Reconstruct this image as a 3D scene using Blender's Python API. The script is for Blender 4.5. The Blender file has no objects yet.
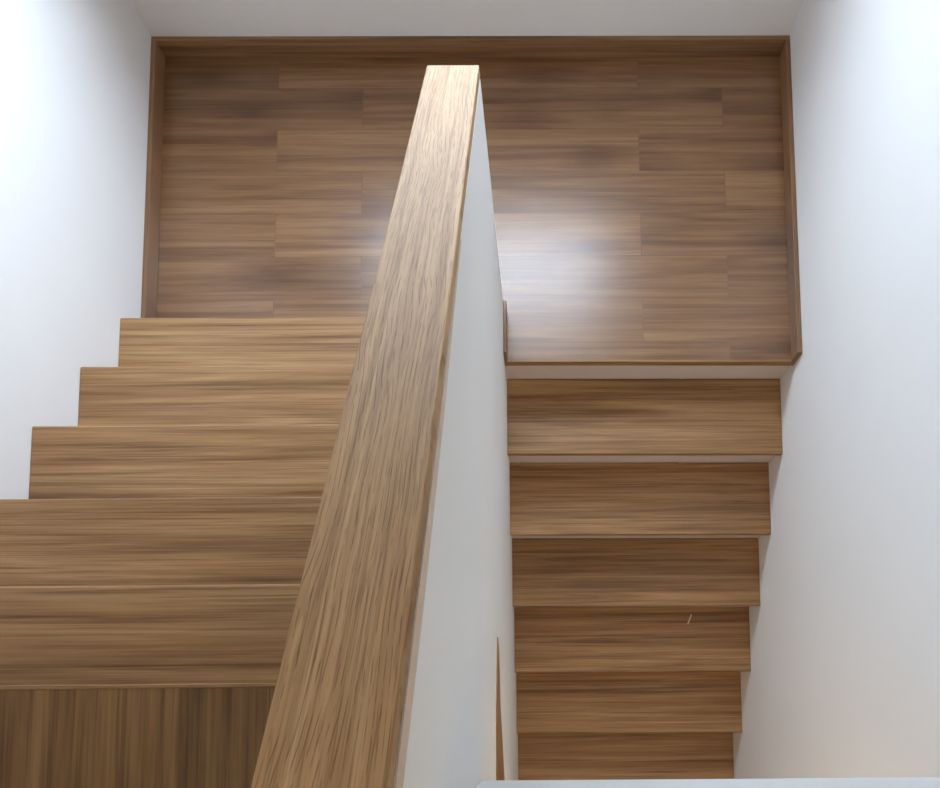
import bpy, bmesh, math, random
from mathutils import Matrix, Vector
random.seed(4)
scn = bpy.context.scene
COL = scn.collection

# ------------------------------------------------------------------ dimensions
TR, RR = .2618, .1621          # lower flight tread / riser
TL, RL = .2581, .175           # upper flight tread / riser
XL, XR = -1.0967, 1.1667       # stairwell side walls
YB = 1.1724                    # back wall
XD, XD0 = .1405, .028          # dividing wall faces
YL = .0672                     # first nosing of the upper flight
OV = .022                      # nosing overhang
HB = .064                      # baseboard height
ZU = 6 * RL                    # upper floor level
CEIL = 3.45
YF = -3.6                      # wall behind the viewer
NL = [YL - i * TL for i in range(6)]
NL[4] += .0098; NL[5] += .0468
NR = {i: -i * TR for i in range(1, 10)}
NR[1] -= .0067; NR[2] -= .0057; NR[5] -= .006
FO = {0: .013, 1: .028, 2: .028}   # how far each nosing overhangs the riser below it
LE = .007                      # landing edge

# ------------------------------------------------------------------ materials
def srgb(r, g, b):
    f = lambda c: (c / 255 / 12.92) if c / 255 <= .04045 else ((c / 255 + .055) / 1.055) ** 2.4
    return (f(r), f(g), f(b), 1)

def new_mat(name):
    m = bpy.data.materials.new(name); m.use_nodes = True
    nt = m.node_tree
    for n in list(nt.nodes): nt.nodes.remove(n)
    out = nt.nodes.new('ShaderNodeOutputMaterial'); b = nt.nodes.new('ShaderNodeBsdfPrincipled')
    nt.links.new(b.outputs[0], out.inputs[0])
    return m, nt, b

def N(nt, kind, **kw):
    n = nt.nodes.new(kind)
    for k, v in kw.items():
        if k in n.inputs: n.inputs[k].default_value = v
        else: setattr(n, k, v)
    return n

def mix(nt, a, b, fac, blend='MIX'):
    n = nt.nodes.new('ShaderNodeMix'); n.data_type = 'RGBA'; n.blend_type = blend
    for sock, val in ((n.inputs[0], fac), (n.inputs[6], a), (n.inputs[7], b)):
        if hasattr(val, 'is_output'): nt.links.new(val, sock)
        else: sock.default_value = val
    return n.outputs[2]

def ramp(nt, src, stops):
    n = nt.nodes.new('ShaderNodeValToRGB'); nt.links.new(src, n.inputs[0])
    el = n.color_ramp.elements
    while len(el) < len(stops): el.new(.5)
    for e, (p, c) in zip(el, stops):
        e.position = p; e.color = c if len(c) == 4 else (*c, 1)
    return n.outputs[0]

def wood(name, dark, mid, light, axis='x', rough=.4, coat=0., planks=None, fine=1., streak=1., pores=0., coatrough=.25, figure=0., warp=1., soft=.9, spec=.5, hairy=.7):
    m, nt, b = new_mat(name); L = nt.links
    tc = N(nt, 'ShaderNodeTexCoord'); oi = N(nt, 'ShaderNodeObjectInfo')
    rnd = N(nt, 'ShaderNodeMath', operation='MULTIPLY'); rnd.inputs[1].default_value = 37.
    L.new(oi.outputs['Random'], rnd.inputs[0])
    add = N(nt, 'ShaderNodeVectorMath', operation='ADD')
    L.new(tc.outputs['Object'], add.inputs[0])
    if planks:
        # per-board tone from a brick pattern laid in the floor plane
        mp = N(nt, 'ShaderNodeMapping'); L.new(tc.outputs['Object'], mp.inputs[0])
        mp.inputs['Location'].default_value = planks['off']
        if axis == 'y': mp.inputs['Rotation'].default_value = (0, 0, math.pi / 2)
        br = N(nt, 'ShaderNodeTexBrick'); L.new(mp.outputs[0], br.inputs['Vector'])
        br.offset = planks.get('stagger', .37); br.offset_frequency = 2
        br.inputs['Color1'].default_value = (0, 0, 0, 1); br.inputs['Color2'].default_value = (1, 1, 1, 1)
        br.inputs['Mortar'].default_value = (.5, .5, .5, 1)
        br.inputs['Scale'].default_value = 1; br.inputs['Mortar Size'].default_value = .0012
        br.inputs['Mortar Smooth'].default_value = .3
        br.inputs['Brick Width'].default_value = planks['len']; br.inputs['Row Height'].default_value = planks['w']
        sc = N(nt, 'ShaderNodeMath', operation='MULTIPLY'); sc.inputs[1].default_value = 23.
        L.new(br.outputs['Color'], sc.inputs[0]); L.new(sc.outputs[0], add.inputs[1])
    else:
        L.new(rnd.outputs[0], add.inputs[1])
    def stretched(al, ac, **kw):
        mp = N(nt, 'ShaderNodeMapping'); L.new(add.outputs[0], mp.inputs[0])
        mp.inputs['Scale'].default_value = (al, ac, ac) if axis == 'x' else (ac, al, al * .6)
        n = N(nt, 'ShaderNodeTexNoise'); L.new(mp.outputs[0], n.inputs['Vector'])
        n.inputs['Scale'].default_value = 1
        for k, v in kw.items(): n.inputs[k].default_value = v
        return n.outputs['Fac']
    bands = stretched(.8, 15 * streak, Detail=6, Roughness=.6, Distortion=1.1 * warp)
    streaks = stretched(1.1, 70 * fine, Detail=5, Roughness=.65, Distortion=.25 * warp)
    hair = stretched(2.5, 240 * fine, Detail=2, Roughness=.6, Distortion=0.)
    c = ramp(nt, bands, [(.30, dark), (.50, mid), (.70, light)])
    s = ramp(nt, streaks, [(.36, (.56, .50, .43)), (.47, (.92, .91, .89)), (.62, (1.12, 1.12, 1.1))])
    c = mix(nt, c, s, soft, 'MULTIPLY')
    h = ramp(nt, hair, [(.34, (.62, .57, .50)), (.5, (1, 1, 1)), (.75, (1.08, 1.08, 1.08))])
    c = mix(nt, c, h, hairy, 'MULTIPLY')
    if figure:
        # growth lines: straight along the board, wandering where the noise bends them
        mp = N(nt, 'ShaderNodeMapping'); L.new(add.outputs[0], mp.inputs[0])
        mp.inputs['Scale'].default_value = (2.2, 9, 9) if axis == 'x' else (9, 2.2, 1.4)
        w = N(nt, 'ShaderNodeTexNoise'); L.new(mp.outputs[0], w.inputs['Vector']); w.inputs['Scale'].default_value = 1.
        w.inputs['Detail'].default_value = 2; w.inputs['Distortion'].default_value = .3
        sx = N(nt, 'ShaderNodeSeparateXYZ'); L.new(tc.outputs['Object'], sx.inputs[0])
        lin = N(nt, 'ShaderNodeMath', operation='MULTIPLY'); lin.inputs[1].default_value = 150.; L.new(sx.outputs['X' if axis == 'y' else 'Y'], lin.inputs[0])
        mu = N(nt, 'ShaderNodeMath', operation='MULTIPLY_ADD'); mu.inputs[1].default_value = 9.; L.new(w.outputs['Fac'], mu.inputs[0]); L.new(lin.outputs[0], mu.inputs[2])
        fr = N(nt, 'ShaderNodeMath', operation='FRACT'); L.new(mu.outputs[0], fr.inputs[0])
        f = ramp(nt, fr.outputs[0], [(0., (.26, .18, .12)), (.10, (.6, .52, .44)), (.24, (1, 1, 1)), (.92, (1.04, 1.04, 1.04)), (1., (.35, .26, .19))])
        dash = stretched(30, 120, Detail=3, Roughness=.5, Distortion=0.)
        dm = ramp(nt, dash, [(.42, (0, 0, 0)), (.56, (1, 1, 1))])
        dv = N(nt, 'ShaderNodeMath', operation='MULTIPLY'); dv.inputs[1].default_value = figure; L.new(dm, dv.inputs[0])
        c = mix(nt, c, f, dv.outputs[0], 'MULTIPLY')
    if planks:
        t = ramp(nt, br.outputs['Color'], [(0, (.87, .85, .83)), (1, (1.08, 1.07, 1.06))])
        c = mix(nt, c, t, .8, 'MULTIPLY')
        j = ramp(nt, br.outputs['Fac'], [(0, (1, 1, 1)), (1, (.5, .45, .4))])
        c = mix(nt, c, j, .35, 'MULTIPLY')
        # knots
        mpk = N(nt, 'ShaderNodeMapping'); L.new(add.outputs[0], mpk.inputs[0])
        mpk.inputs['Scale'].default_value = (2.4, 6.5, 6.5) if axis == 'x' else (6.5, 2.4, 2.4)
        vo = N(nt, 'ShaderNodeTexVoronoi'); vo.voronoi_dimensions = '2D'; vo.inputs['Scale'].default_value = .55
        nz = N(nt, 'ShaderNodeTexNoise'); L.new(mpk.outputs[0], nz.inputs['Vector']); nz.inputs['Scale'].default_value = 4
        va = N(nt, 'ShaderNodeVectorMath', operation='MULTIPLY_ADD'); L.new(nz.outputs['Color'], va.inputs[0])
        va.inputs[1].default_value = (.25, .25, .25); L.new(mpk.outputs[0], va.inputs[2])
        L.new(va.outputs[0], vo.inputs['Vector'])
        k = ramp(nt, vo.outputs['Distance'], [(.0, (.42, .33, .26)), (.10, (.70, .62, .55)), (.24, (1, 1, 1))])
        c = mix(nt, c, k, .7, 'MULTIPLY')
    bump_src = hair
    if pores:
        mp = N(nt, 'ShaderNodeMapping'); L.new(add.outputs[0], mp.inputs[0])
        mp.inputs['Scale'].default_value = (14, 260, 260) if axis == 'x' else (260, 14, 8)
        n = N(nt, 'ShaderNodeTexNoise'); L.new(mp.outputs[0], n.inputs['Vector'])
        n.inputs['Scale'].default_value = 1; n.inputs['Detail'].default_value = 1.5; n.inputs['Distortion'].default_value = .4
        p = ramp(nt, n.outputs['Fac'], [(.34, (.42, .35, .28)), (.43, (1, 1, 1))])
        c = mix(nt, c, p, pores, 'MULTIPLY')
        bump_src = p
    L.new(c, b.inputs['Base Color'])
    b.inputs['Roughness'].default_value = rough
    b.inputs['Specular IOR Level'].default_value = spec
    b.inputs['Coat Weight'].default_value = coat; b.inputs['Coat Roughness'].default_value = coatrough
    bp = N(nt, 'ShaderNodeBump'); bp.inputs['Strength'].default_value = .25 if pores else .08
    bp.inputs['Distance'].default_value = .001
    L.new(bump_src, bp.inputs['Height']); L.new(bp.outputs[0], b.inputs['Normal'])
    return m

def plain(name, col, rough=.9, noise=.03, spec=.3, scale=3., metal=0.):
    m, nt, b = new_mat(name); L = nt.links
    tc = N(nt, 'ShaderNodeTexCoord'); n = N(nt, 'ShaderNodeTexNoise'); L.new(tc.outputs['Object'], n.inputs['Vector'])
    n.inputs['Scale'].default_value = scale; n.inputs['Detail'].default_value = 3
    lo = tuple(c * (1 - noise) for c in col[:3]); hi = tuple(min(1, c * (1 + noise)) for c in col[:3])
    L.new(ramp(nt, n.outputs['Fac'], [(.3, lo), (.7, hi)]), b.inputs['Base Color'])
    b.inputs['Roughness'].default_value = rough; b.inputs['Specular IOR Level'].default_value = spec
    b.inputs['Metallic'].default_value = metal
    n2 = N(nt, 'ShaderNodeTexNoise'); L.new(tc.outputs['Object'], n2.inputs['Vector']); n2.inputs['Scale'].default_value = 180
    bp = N(nt, 'ShaderNodeBump'); bp.inputs['Strength'].default_value = .05; bp.inputs['Distance'].default_value = .001
    L.new(n2.outputs['Fac'], bp.inputs['Height']); L.new(bp.outputs[0], b.inputs['Normal'])
    return m

M_tread = wood('tread_wood', (.225, .112, .038), (.35, .188, .076), (.465, .28, .128), 'x', rough=.42)
M_land = wood('landing_boards', (.16, .073, .028), (.25, .125, .052), (.33, .18, .082), 'x', rough=.33,
              planks=dict(len=1.3, w=.16, off=(.365, .245, 0), stagger=.235), fine=.8, coat=.6, coatrough=.27, soft=.6, hairy=.45)
M_floor = wood('upper_floor_boards', (.12, .054, .016), (.21, .108, .036), (.29, .165, .06), 'y', rough=.35,
               planks=dict(len=1.4, w=.165, off=(.3, .07, 0)), fine=.8)
M_base = wood('baseboard_wood', (.19, .092, .04), (.26, .135, .063), (.33, .18, .09), 'x', rough=.35)
M_basey = wood('baseboard_wood_side', (.19, .092, .04), (.26, .135, .063), (.33, .18, .09), 'y', rough=.35)
M_cap = wood('open_pored_oak', (.37, .215, .10), (.49, .31, .16), (.58, .39, .22), 'y', rough=.55, pores=.35,
             fine=1.1, streak=1.6, figure=.68, coat=0, soft=.42, spec=.25)
M_edge = wood('nosing_wood', (.25, .13, .045), (.34, .19, .075), (.44, .27, .12), 'x', rough=.4)
M_sliver = wood('strip_wood', (.26, .13, .045), (.36, .20, .085), (.44, .26, .12), 'y', rough=.5)
M_wall = plain('white_plaster', (.86, .86, .855), .85, .012)
M_div = plain('cream_white_plaster', (.86, .855, .84), .8, .015, scale=2)
M_riser = plain('white_riser_bounce_tinted', (.68, .58, .52), .6, .02)  # white paint with shade and warm bounce light mixed into its colour
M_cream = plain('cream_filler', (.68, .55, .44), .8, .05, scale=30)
M_ceil = plain('ceiling_paint', (.82, .82, .81), .9, .01)
M_metal = plain('satin_nickel', (.6, .6, .6), .3, .02, metal=1.)

# ------------------------------------------------------------------ mesh helpers
def prism(bm, poly, axis, a, b):
    """extrude a 2-D polygon between a and b along an axis"""
    def P(u, v, w):
        return {'x': (w, u, v), 'y': (u, w, v), 'z': (u, v, w)}[axis]
    A = [bm.verts.new(P(u, v, a)) for u, v in poly]; B = [bm.verts.new(P(u, v, b)) for u, v in poly]
    n = len(poly)
    bm.faces.new(A); bm.faces.new(B[::-1])
    for i in range(n): bm.faces.new((A[i], B[i], B[(i + 1) % n], A[(i + 1) % n]))
    bmesh.ops.recalc_face_normals(bm, faces=bm.faces)
    return bm

def box(bm, x0, x1, y0, y1, z0, z1):
    return prism(bm, [(x0, y0), (x1, y0), (x1, y1), (x0, y1)], 'z', z0, z1)

SK = .006
def rbox(bm, x0, x1, y0, y1, z0, z1):
    """box of the lower flight: its edges run a touch out of square, as built"""
    return prism(bm, [(x0, y0 + SK), (x1, y0), (x1, y1), (x0, y1 + SK)], 'z', z0, z1)

def obj(name, bm, mat, parent=None, bevel=0, seg=2, smooth=False):
    if bevel:
        es = [e for e in bm.edges if len(e.link_faces) == 2 and e.calc_face_angle(0) > .5]
        bmesh.ops.bevel(bm, geom=es, offset=bevel, segments=seg, affect='EDGES', profile=.5)
    me = bpy.data.meshes.new(name); bm.to_mesh(me); bm.free()
    if smooth:
        for p in me.polygons: p.use_smooth = True
    me.materials.append(mat)
    o = bpy.data.objects.new(name, me); COL.objects.link(o)
    if parent:
        o.parent = parent; o.matrix_parent_inverse = Matrix.Translation(-parent.location)
    return o

def thing(name, label, cat, loc=(0, 0, 0), group=None):
    o = bpy.data.objects.new(name, None); COL.objects.link(o); o.location = loc
    o.empty_display_size = .1
    o['label'] = label; o['category'] = cat
    if group: o['group'] = group
    return o

def struct(name, bm, mat, **kw):
    o = obj(name, bm, mat, **kw)
    o['kind'] = 'structure'
    return o

# ------------------------------------------------------------------ shell
ZB = -2.2
W = .16
wbot = ZB
# back wall with a window opening above the landing
WX0, WX1, WZ0, WZ1 = -.64, .64, .93, 1.87
def wall_back():
    bm = bmesh.new()
    x0, x1 = XL - W, XR + W
    y0, y1 = YB, YB + .20
    xs = [x0, WX0, WX1, x1]; zs = [wbot, WZ0, WZ1, CEIL]
    g = {}
    for yi, y in enumerate((y0, y1)):
        for i, x in enumerate(xs):
            for k, z in enumerate(zs): g[yi, i, k] = bm.verts.new((x, y, z))
    for yi in (0, 1):
        for i in range(3):
            for k in range(3):
                if (i, k) != (1, 1): bm.faces.new((g[yi, i, k], g[yi, i + 1, k], g[yi, i + 1, k + 1], g[yi, i, k + 1]))
    ring = lambda i0, i1, k0, k1: [(i0, k0), (i1, k0), (i1, k1), (i0, k1)]
    q = ring(1, 2, 1, 2)
    for a, c in zip(q, q[1:] + q[:1]): bm.faces.new((g[0, a[0], a[1]], g[0, c[0], c[1]], g[1, c[0], c[1]], g[1, a[0], a[1]]))
    for k in range(3):
        for i in (0, 3): bm.faces.new((g[0, i, k], g[0, i, k + 1], g[1, i, k + 1], g[1, i, k]))
    for i in range(3):
        for k in (0, 3): bm.faces.new((g[0, i, k], g[0, i + 1, k], g[1, i + 1, k], g[1, i, k]))
    bmesh.ops.recalc_face_normals(bm, faces=bm.faces)
    return bm
struct('wall_back', wall_back(), M_wall)
struct('wall_left', box(bmesh.new(), XL - W, XL, YF - W, YB, wbot, CEIL), M_wall)
struct('wall_right', box(bmesh.new(), XR, XR + W, YF - W, YB, wbot, CEIL), M_wall)
struct('wall_front', box(bmesh.new(), XL, XR, YF - W, YF, wbot, CEIL), M_wall)
struct('ceiling', box(bmesh.new(), XL - W, XR + W, YF - W, YB + .2, CEIL, CEIL + .12), M_ceil)
struct('floor_lower', box(bmesh.new(), XL, XR, YF, YB, wbot, wbot + .1), M_floor)

# window: frame, pane, sill
wf = bmesh.new()
f = .05; yA, yB_ = YB + .14, YB + .18
box(wf, WX0, WX0 + f, yA, yB_, WZ0, WZ1); box(wf, WX1 - f, WX1, yA, yB_, WZ0, WZ1)
box(wf, WX0 + f, WX1 - f, yA, yB_, WZ0, WZ0 + f); box(wf, WX0 + f, WX1 - f, yA, yB_, WZ1 - f, WZ1)
win = struct('window_1', wf, plain('window_frame_paint', (.78, .78, .78), .4, .01))
gm = bpy.data.materials.new('window_glass'); gm.use_nodes = True
nt = gm.node_tree; nt.nodes.clear()
o_ = N(nt, 'ShaderNodeOutputMaterial'); t_ = N(nt, 'ShaderNodeBsdfTransparent'); g_ = N(nt, 'ShaderNodeBsdfGlossy'); g_.inputs['Roughness'].default_value = .02
mx_ = N(nt, 'ShaderNodeMixShader'); mx_.inputs[0].default_value = .05
nt.links.new(t_.outputs[0], mx_.inputs[1]); nt.links.new(g_.outputs[0], mx_.inputs[2]); nt.links.new(mx_.outputs[0], o_.inputs[0])
obj('glass_pane', box(bmesh.new(), WX0 + f, WX1 - f, YB + .157, YB + .163, WZ0 + f, WZ1 - f), gm, win)
obj('window_sill', box(bmesh.new(), WX0 + .001, WX1 - .001, YB + .002, yA, WZ0, WZ0 + .012), M_wall, win, bevel=.002)

# ------------------------------------------------------------------ landing
LT = .022
land = thing('stair_landing', 'reddish brown boarded half landing with a bluish window glare, between the two stair flights', 'landing', (0, 0, -RR))
# boards: right half reaches the lower flight's edge, left half ends under the first upper riser
lb = bmesh.new()
prism(lb, [(XL, NL[0] - OV), (XD0, NL[0] - OV), (XD0, .19), (XD, .19), (XD, LE + SK), (XR, LE), (XR, YB - .001), (XL, YB - .001)], 'z', -LT, 0)
obj('board_surface', lb, M_land, land)
nb = bmesh.new()
rbox(nb, XD, XR, LE - .009, LE, -LT - .004, .0005)
no_ = obj('nosing', nb, M_edge, land, bevel=.0015); no_['label'] = 'lighter tan edge strip'
obj('riser', rbox(bmesh.new(), XD, XR, LE + FO[0], LE + FO[0] + .015, -RR, -LT), M_riser, land)['label'] = 'white painted riser'
obj('slab', box(bmesh.new(), XL, XR, LE + OV + .015 + SK, YB - .001, -RR - .06, -LT), M_wall, land)

# baseboards round the landing
BT = .017
def baseboard(name, x0, x1, y0, y1, mat):
    return struct(name, box(bmesh.new(), x0, x1, y0, y1, 0, HB), mat, bevel=.002)
baseboard('baseboard_back', XL, XR, YB - BT, YB, M_base)
baseboard('baseboard_left', XL, XL + BT, NL[0] + .001, YB - BT, M_basey)
baseboard('baseboard_right', XR - BT, XR, LE - .009, YB - BT, M_basey)
baseboard('baseboard_divider', XD, XD + .011, LE - .003, .19, M_basey)

# ------------------------------------------------------------------ upper flight (left): five steps rising towards the viewer
TT = .022
left_labels = [
    'pale brown wooden step level with the far landing edge, lowest of the left flight',
    'second wooden step up the left flight, just nearer than the lowest one',
    'middle wooden step of the left flight, last one showing its wall end',
    'wide brown wooden step of the left flight running out of the left frame',
    'topmost brown step of the left flight, touching the lengthwise boards of the upper floor',
]
for i in range(5):
    z = (i + 1) * RL; y = NL[i]; yb = NL[i + 1] - OV
    t = thing('stair_step', left_labels[i], 'stair step', ((XL + XD0) / 2, y - TL / 2, z - RL), 'steps of the left flight going up')
    obj('tread', box(bmesh.new(), XL, XD0, yb, y, z - TT, z), M_tread, t, bevel=.0045)
    obj('riser', box(bmesh.new(), XL, XD0, y - OV - .015, y - OV, z - RL, z - TT), M_tread, t)
# upper floor slab with boards running lengthwise
PF = -1.372                                 # line of the low white wall on the right
uf = bmesh.new()
prism(uf, [(XL, YF), (XR, YF), (XR, PF - .14), (XD, PF - .14), (XD, -2.2), (XD0, -2.2), (XD0, NL[5] - .008), (XL, NL[5] - .008)], 'z', ZU - .15, ZU)
struct('floor', uf, M_floor)
struct('trim_1', box(bmesh.new(), XL, XD0, NL[5] - .008, NL[5], ZU - .03, ZU + .0008), M_edge, bevel=.002)
struct('trim_2', box(bmesh.new(), XL, XD0, NL[5] - .028, NL[5] - .009, ZU - RL, ZU - .151), M_tread)

# ------------------------------------------------------------------ lower flight (right): steps going down towards the viewer
right_labels = [
    'uppermost brown wooden step of the right flight, right below the landing edge',
    'second brown step down the right flight, under the topmost one',
    'third brown step down the right flight with white riser just showing above',
    'fourth brown step down the right flight with a small pale scratch on it',
    'fifth brown step down the right flight, level with the tip of the wood sliver',
    'lowest visible brown step of the right flight, cut by the white ledge',
]
for i in range(1, 8):
    z = -i * RR; y = NR[i]; yb = (NR[i - 1] if i > 1 else LE) + FO.get(i - 1, OV)
    lab = right_labels[i - 1] if i <= 6 else 'hidden brown step of the right flight behind the white ledge'
    t = thing('stair_step', lab, 'stair step', ((XD + XR) / 2, y + TR / 2, z - RR), 'steps of the right flight going down')
    tb = rbox(bmesh.new(), XD, XR, y, yb, z - TT, z)
    obj('tread', tb, M_tread, t, bevel=.003)
    r = obj('riser', rbox(bmesh.new(), XD, XR, y + FO.get(i, OV), y + FO.get(i, OV) + .015, z - RR, z - TT), M_riser, t)
    r['label'] = 'white painted riser'
    if i == 4:
        s = obj('scratch', prism(bmesh.new(), [(.893, -.838), (.899, -.840), (.916, -.798), (.911, -.796)], 'z', z, z + .0004), M_cream, t)
        s['label'] = 'short pale scratch mark'

# ------------------------------------------------------------------ dividing wall and its oak cap
CS, CZ0, CY0 = .5524, .9003, .2054
ztop = lambda y: CZ0 + CS * (CY0 - y)
CT = .027
YE = -2.2
dw = bmesh.new()
prism(dw, [(.19, wbot + .1), (.19, ztop(.19) - CT), (YE, ztop(YE) - CT), (YE, wbot + .1)], 'x', XD0, XD)
struct('wall_divider', dw, M_div)
cx0, cx1 = .0238, .1398
cap = thing('handrail_cap', 'sloping pale oak handrail cap with open grain on top of the white dividing wall', 'handrail', (cx0, CY0, ztop(CY0) - CT))
cb = bmesh.new()
n = 24
prof = [(CY0 - (CY0 - YE) * k / n) for k in range(n + 1)]
prism(cb, [(CY0, ztop(CY0) - CT), (CY0, ztop(CY0)), (YE, ztop(YE)), (YE, ztop(YE) - CT)], 'x', cx0, cx1)
obj('oak_board', cb, M_cap, cap, bevel=.002, seg=2)
fs = bmesh.new()
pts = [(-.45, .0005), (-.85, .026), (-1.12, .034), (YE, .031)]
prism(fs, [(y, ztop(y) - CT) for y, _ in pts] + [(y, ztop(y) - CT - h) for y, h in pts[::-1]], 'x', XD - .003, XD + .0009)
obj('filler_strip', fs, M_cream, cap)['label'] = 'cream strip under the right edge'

# thin wood sliver on the wall face
sl = bmesh.new()
prism(sl, [(-1.018, .4234), (-1.208, .4723), (-1.399, .483), (-1.5, .485), (-1.5, .104), (-1.4248, .164), (-1.205, .3331), (-1.0486, .375)], 'x', XD - .004, XD + .003)
so = obj('wood_strip', sl, M_sliver)
so['label'] = 'thin tapering brown wood sliver set in the white dividing wall face'; so['category'] = 'trim'

# low white wall at the upper floor's edge (its top shows along the bottom of the photo)
pw = bmesh.new()
out = [(XD, PF), (XR, PF - .004), (XR, PF - .13), (XD, PF - .13)]
prism(pw, out, 'z', ZU - .15, 1.55)
p_ = struct('wall_parapet', pw, plain('white_paint_dimmed', (.66, .66, .65), .8, .01), bevel=.004)  # white paint, colour darkened to offset the window light on this face

# ------------------------------------------------------------------ lights
# ceiling lamp over the upper hall (behind the viewer)
lx, ly = .78, -2.2
lamp = thing('ceiling_lamp', 'round opal ceiling lamp over the upper hall, outside the photo', 'lamp', (lx, ly, CEIL))
def disc(r, z0, z1, seg=40):
    bm = bmesh.new(); prism(bm, [(lx + r * math.cos(2 * math.pi * i / seg), ly + r * math.sin(2 * math.pi * i / seg)) for i in range(seg)], 'z', z0, z1); return bm
obj('lamp_rim', disc(.21, CEIL - .03, CEIL), M_metal, lamp)
em, ent, eb = new_mat('opal_lamp_glow')
LAMP = 19.
eb.inputs['Base Color'].default_value = (.8, .8, .8, 1); eb.inputs['Emission Color'].default_value = (1, .80, .56, 1); eb.inputs['Emission Strength'].default_value = LAMP
obj('lamp_shade', disc(.19, CEIL - .07, CEIL - .03), em, lamp, bevel=.01)
# its twin under the upper floor slab lights the foot of the lower flight
lx, ly = .60, -2.05
ZL = ZU - .15
lamp2 = thing('ceiling_lamp', 'round opal lamp under the upper floor slab over the lower stair, outside the photo', 'lamp', (lx, ly, ZL - .07))
obj('lamp_rim', disc(.17, ZL - .03, ZL), M_metal, lamp2)
em2, _, eb2 = new_mat('opal_lamp_glow_lower')
eb2.inputs['Base Color'].default_value = (.8, .8, .8, 1); eb2.inputs['Emission Color'].default_value = (1, .78, .53, 1); eb2.inputs['Emission Strength'].default_value = 21.
obj('lamp_shade', disc(.15, ZL - .07, ZL - .03), em2, lamp2, bevel=.01)

# daylight: overcast sky outside the window
w = bpy.data.worlds.new('overcast_sky'); scn.world = w; w.use_nodes = True
nt = w.node_tree; nt.nodes.clear()
wo = N(nt, 'ShaderNodeOutputWorld'); bg = N(nt, 'ShaderNodeBackground'); nt.links.new(bg.outputs[0], wo.inputs[0])
tc = N(nt, 'ShaderNodeTexCoord'); sp = N(nt, 'ShaderNodeSeparateXYZ'); nt.links.new(tc.outputs['Generated'], sp.inputs[0])
c = ramp(nt, sp.outputs['Z'], [(.0, (.16, .17, .17)), (.04, (.68, .82, 1.0)), (1., (.72, .85, 1.0))])
side = ramp(nt, sp.outputs['X'], [(0., (.84, .84, .84)), (.7, (1.17, 1.17, 1.17))])
c = mix(nt, c, side, 1., 'MULTIPLY')
nt.links.new(c, bg.inputs[0])
SKY = 24.5
bg.inputs['Strength'].default_value = SKY
pl = bpy.data.lights.new('window_portal', 'AREA'); pl.shape = 'RECTANGLE'; pl.size = WX1 - WX0 - .1; pl.size_y = WZ1 - WZ0 - .1
pl.cycles.is_portal = True
po = bpy.data.objects.new('window_portal', pl); COL.objects.link(po)
po.location = ((WX0 + WX1) / 2, YB + .195, (WZ0 + WZ1) / 2); po.rotation_euler = (-math.pi / 2, 0, 0)

# ------------------------------------------------------------------ camera
cam = bpy.data.cameras.new('camera'); co = bpy.data.objects.new('camera', cam); COL.objects.link(co)
fpx, pcx, pcy = 688.18, 551.85, 666.59
cam.sensor_fit = 'HORIZONTAL'; cam.sensor_width = 36; cam.lens = fpx / 940 * 36
cam.shift_x = -(pcx - 470) / 940; cam.shift_y = (pcy - 394) / 940
cam.clip_start = .02
R = Matrix.Rotation(.07795, 4, 'X') @ Matrix.Rotation(-.00895, 4, 'Y') @ Matrix.Rotation(-.00975, 4, 'Z')
co.matrix_world = Matrix.Translation((.27497, -1.25075, 2.32458)) @ R
scn.camera = co

# ------------------------------------------------------------------ view
vs = scn.view_settings
vs.view_transform = 'Standard'; vs.look = 'None'; vs.gamma = 1; vs.use_curve_mapping = False
vs.exposure = .12
scn.cycles.use_denoising = True
scn.cycles.denoiser = 'OPENIMAGEDENOISE'
scn.cycles.denoising_prefilter = 'ACCURATE'
scn.cycles.denoising_input_passes = 'RGB_ALBEDO_NORMAL'
scn.cycles.max_bounces = 12; scn.cycles.diffuse_bounces = 8; scn.cycles.caustics_reflective = True
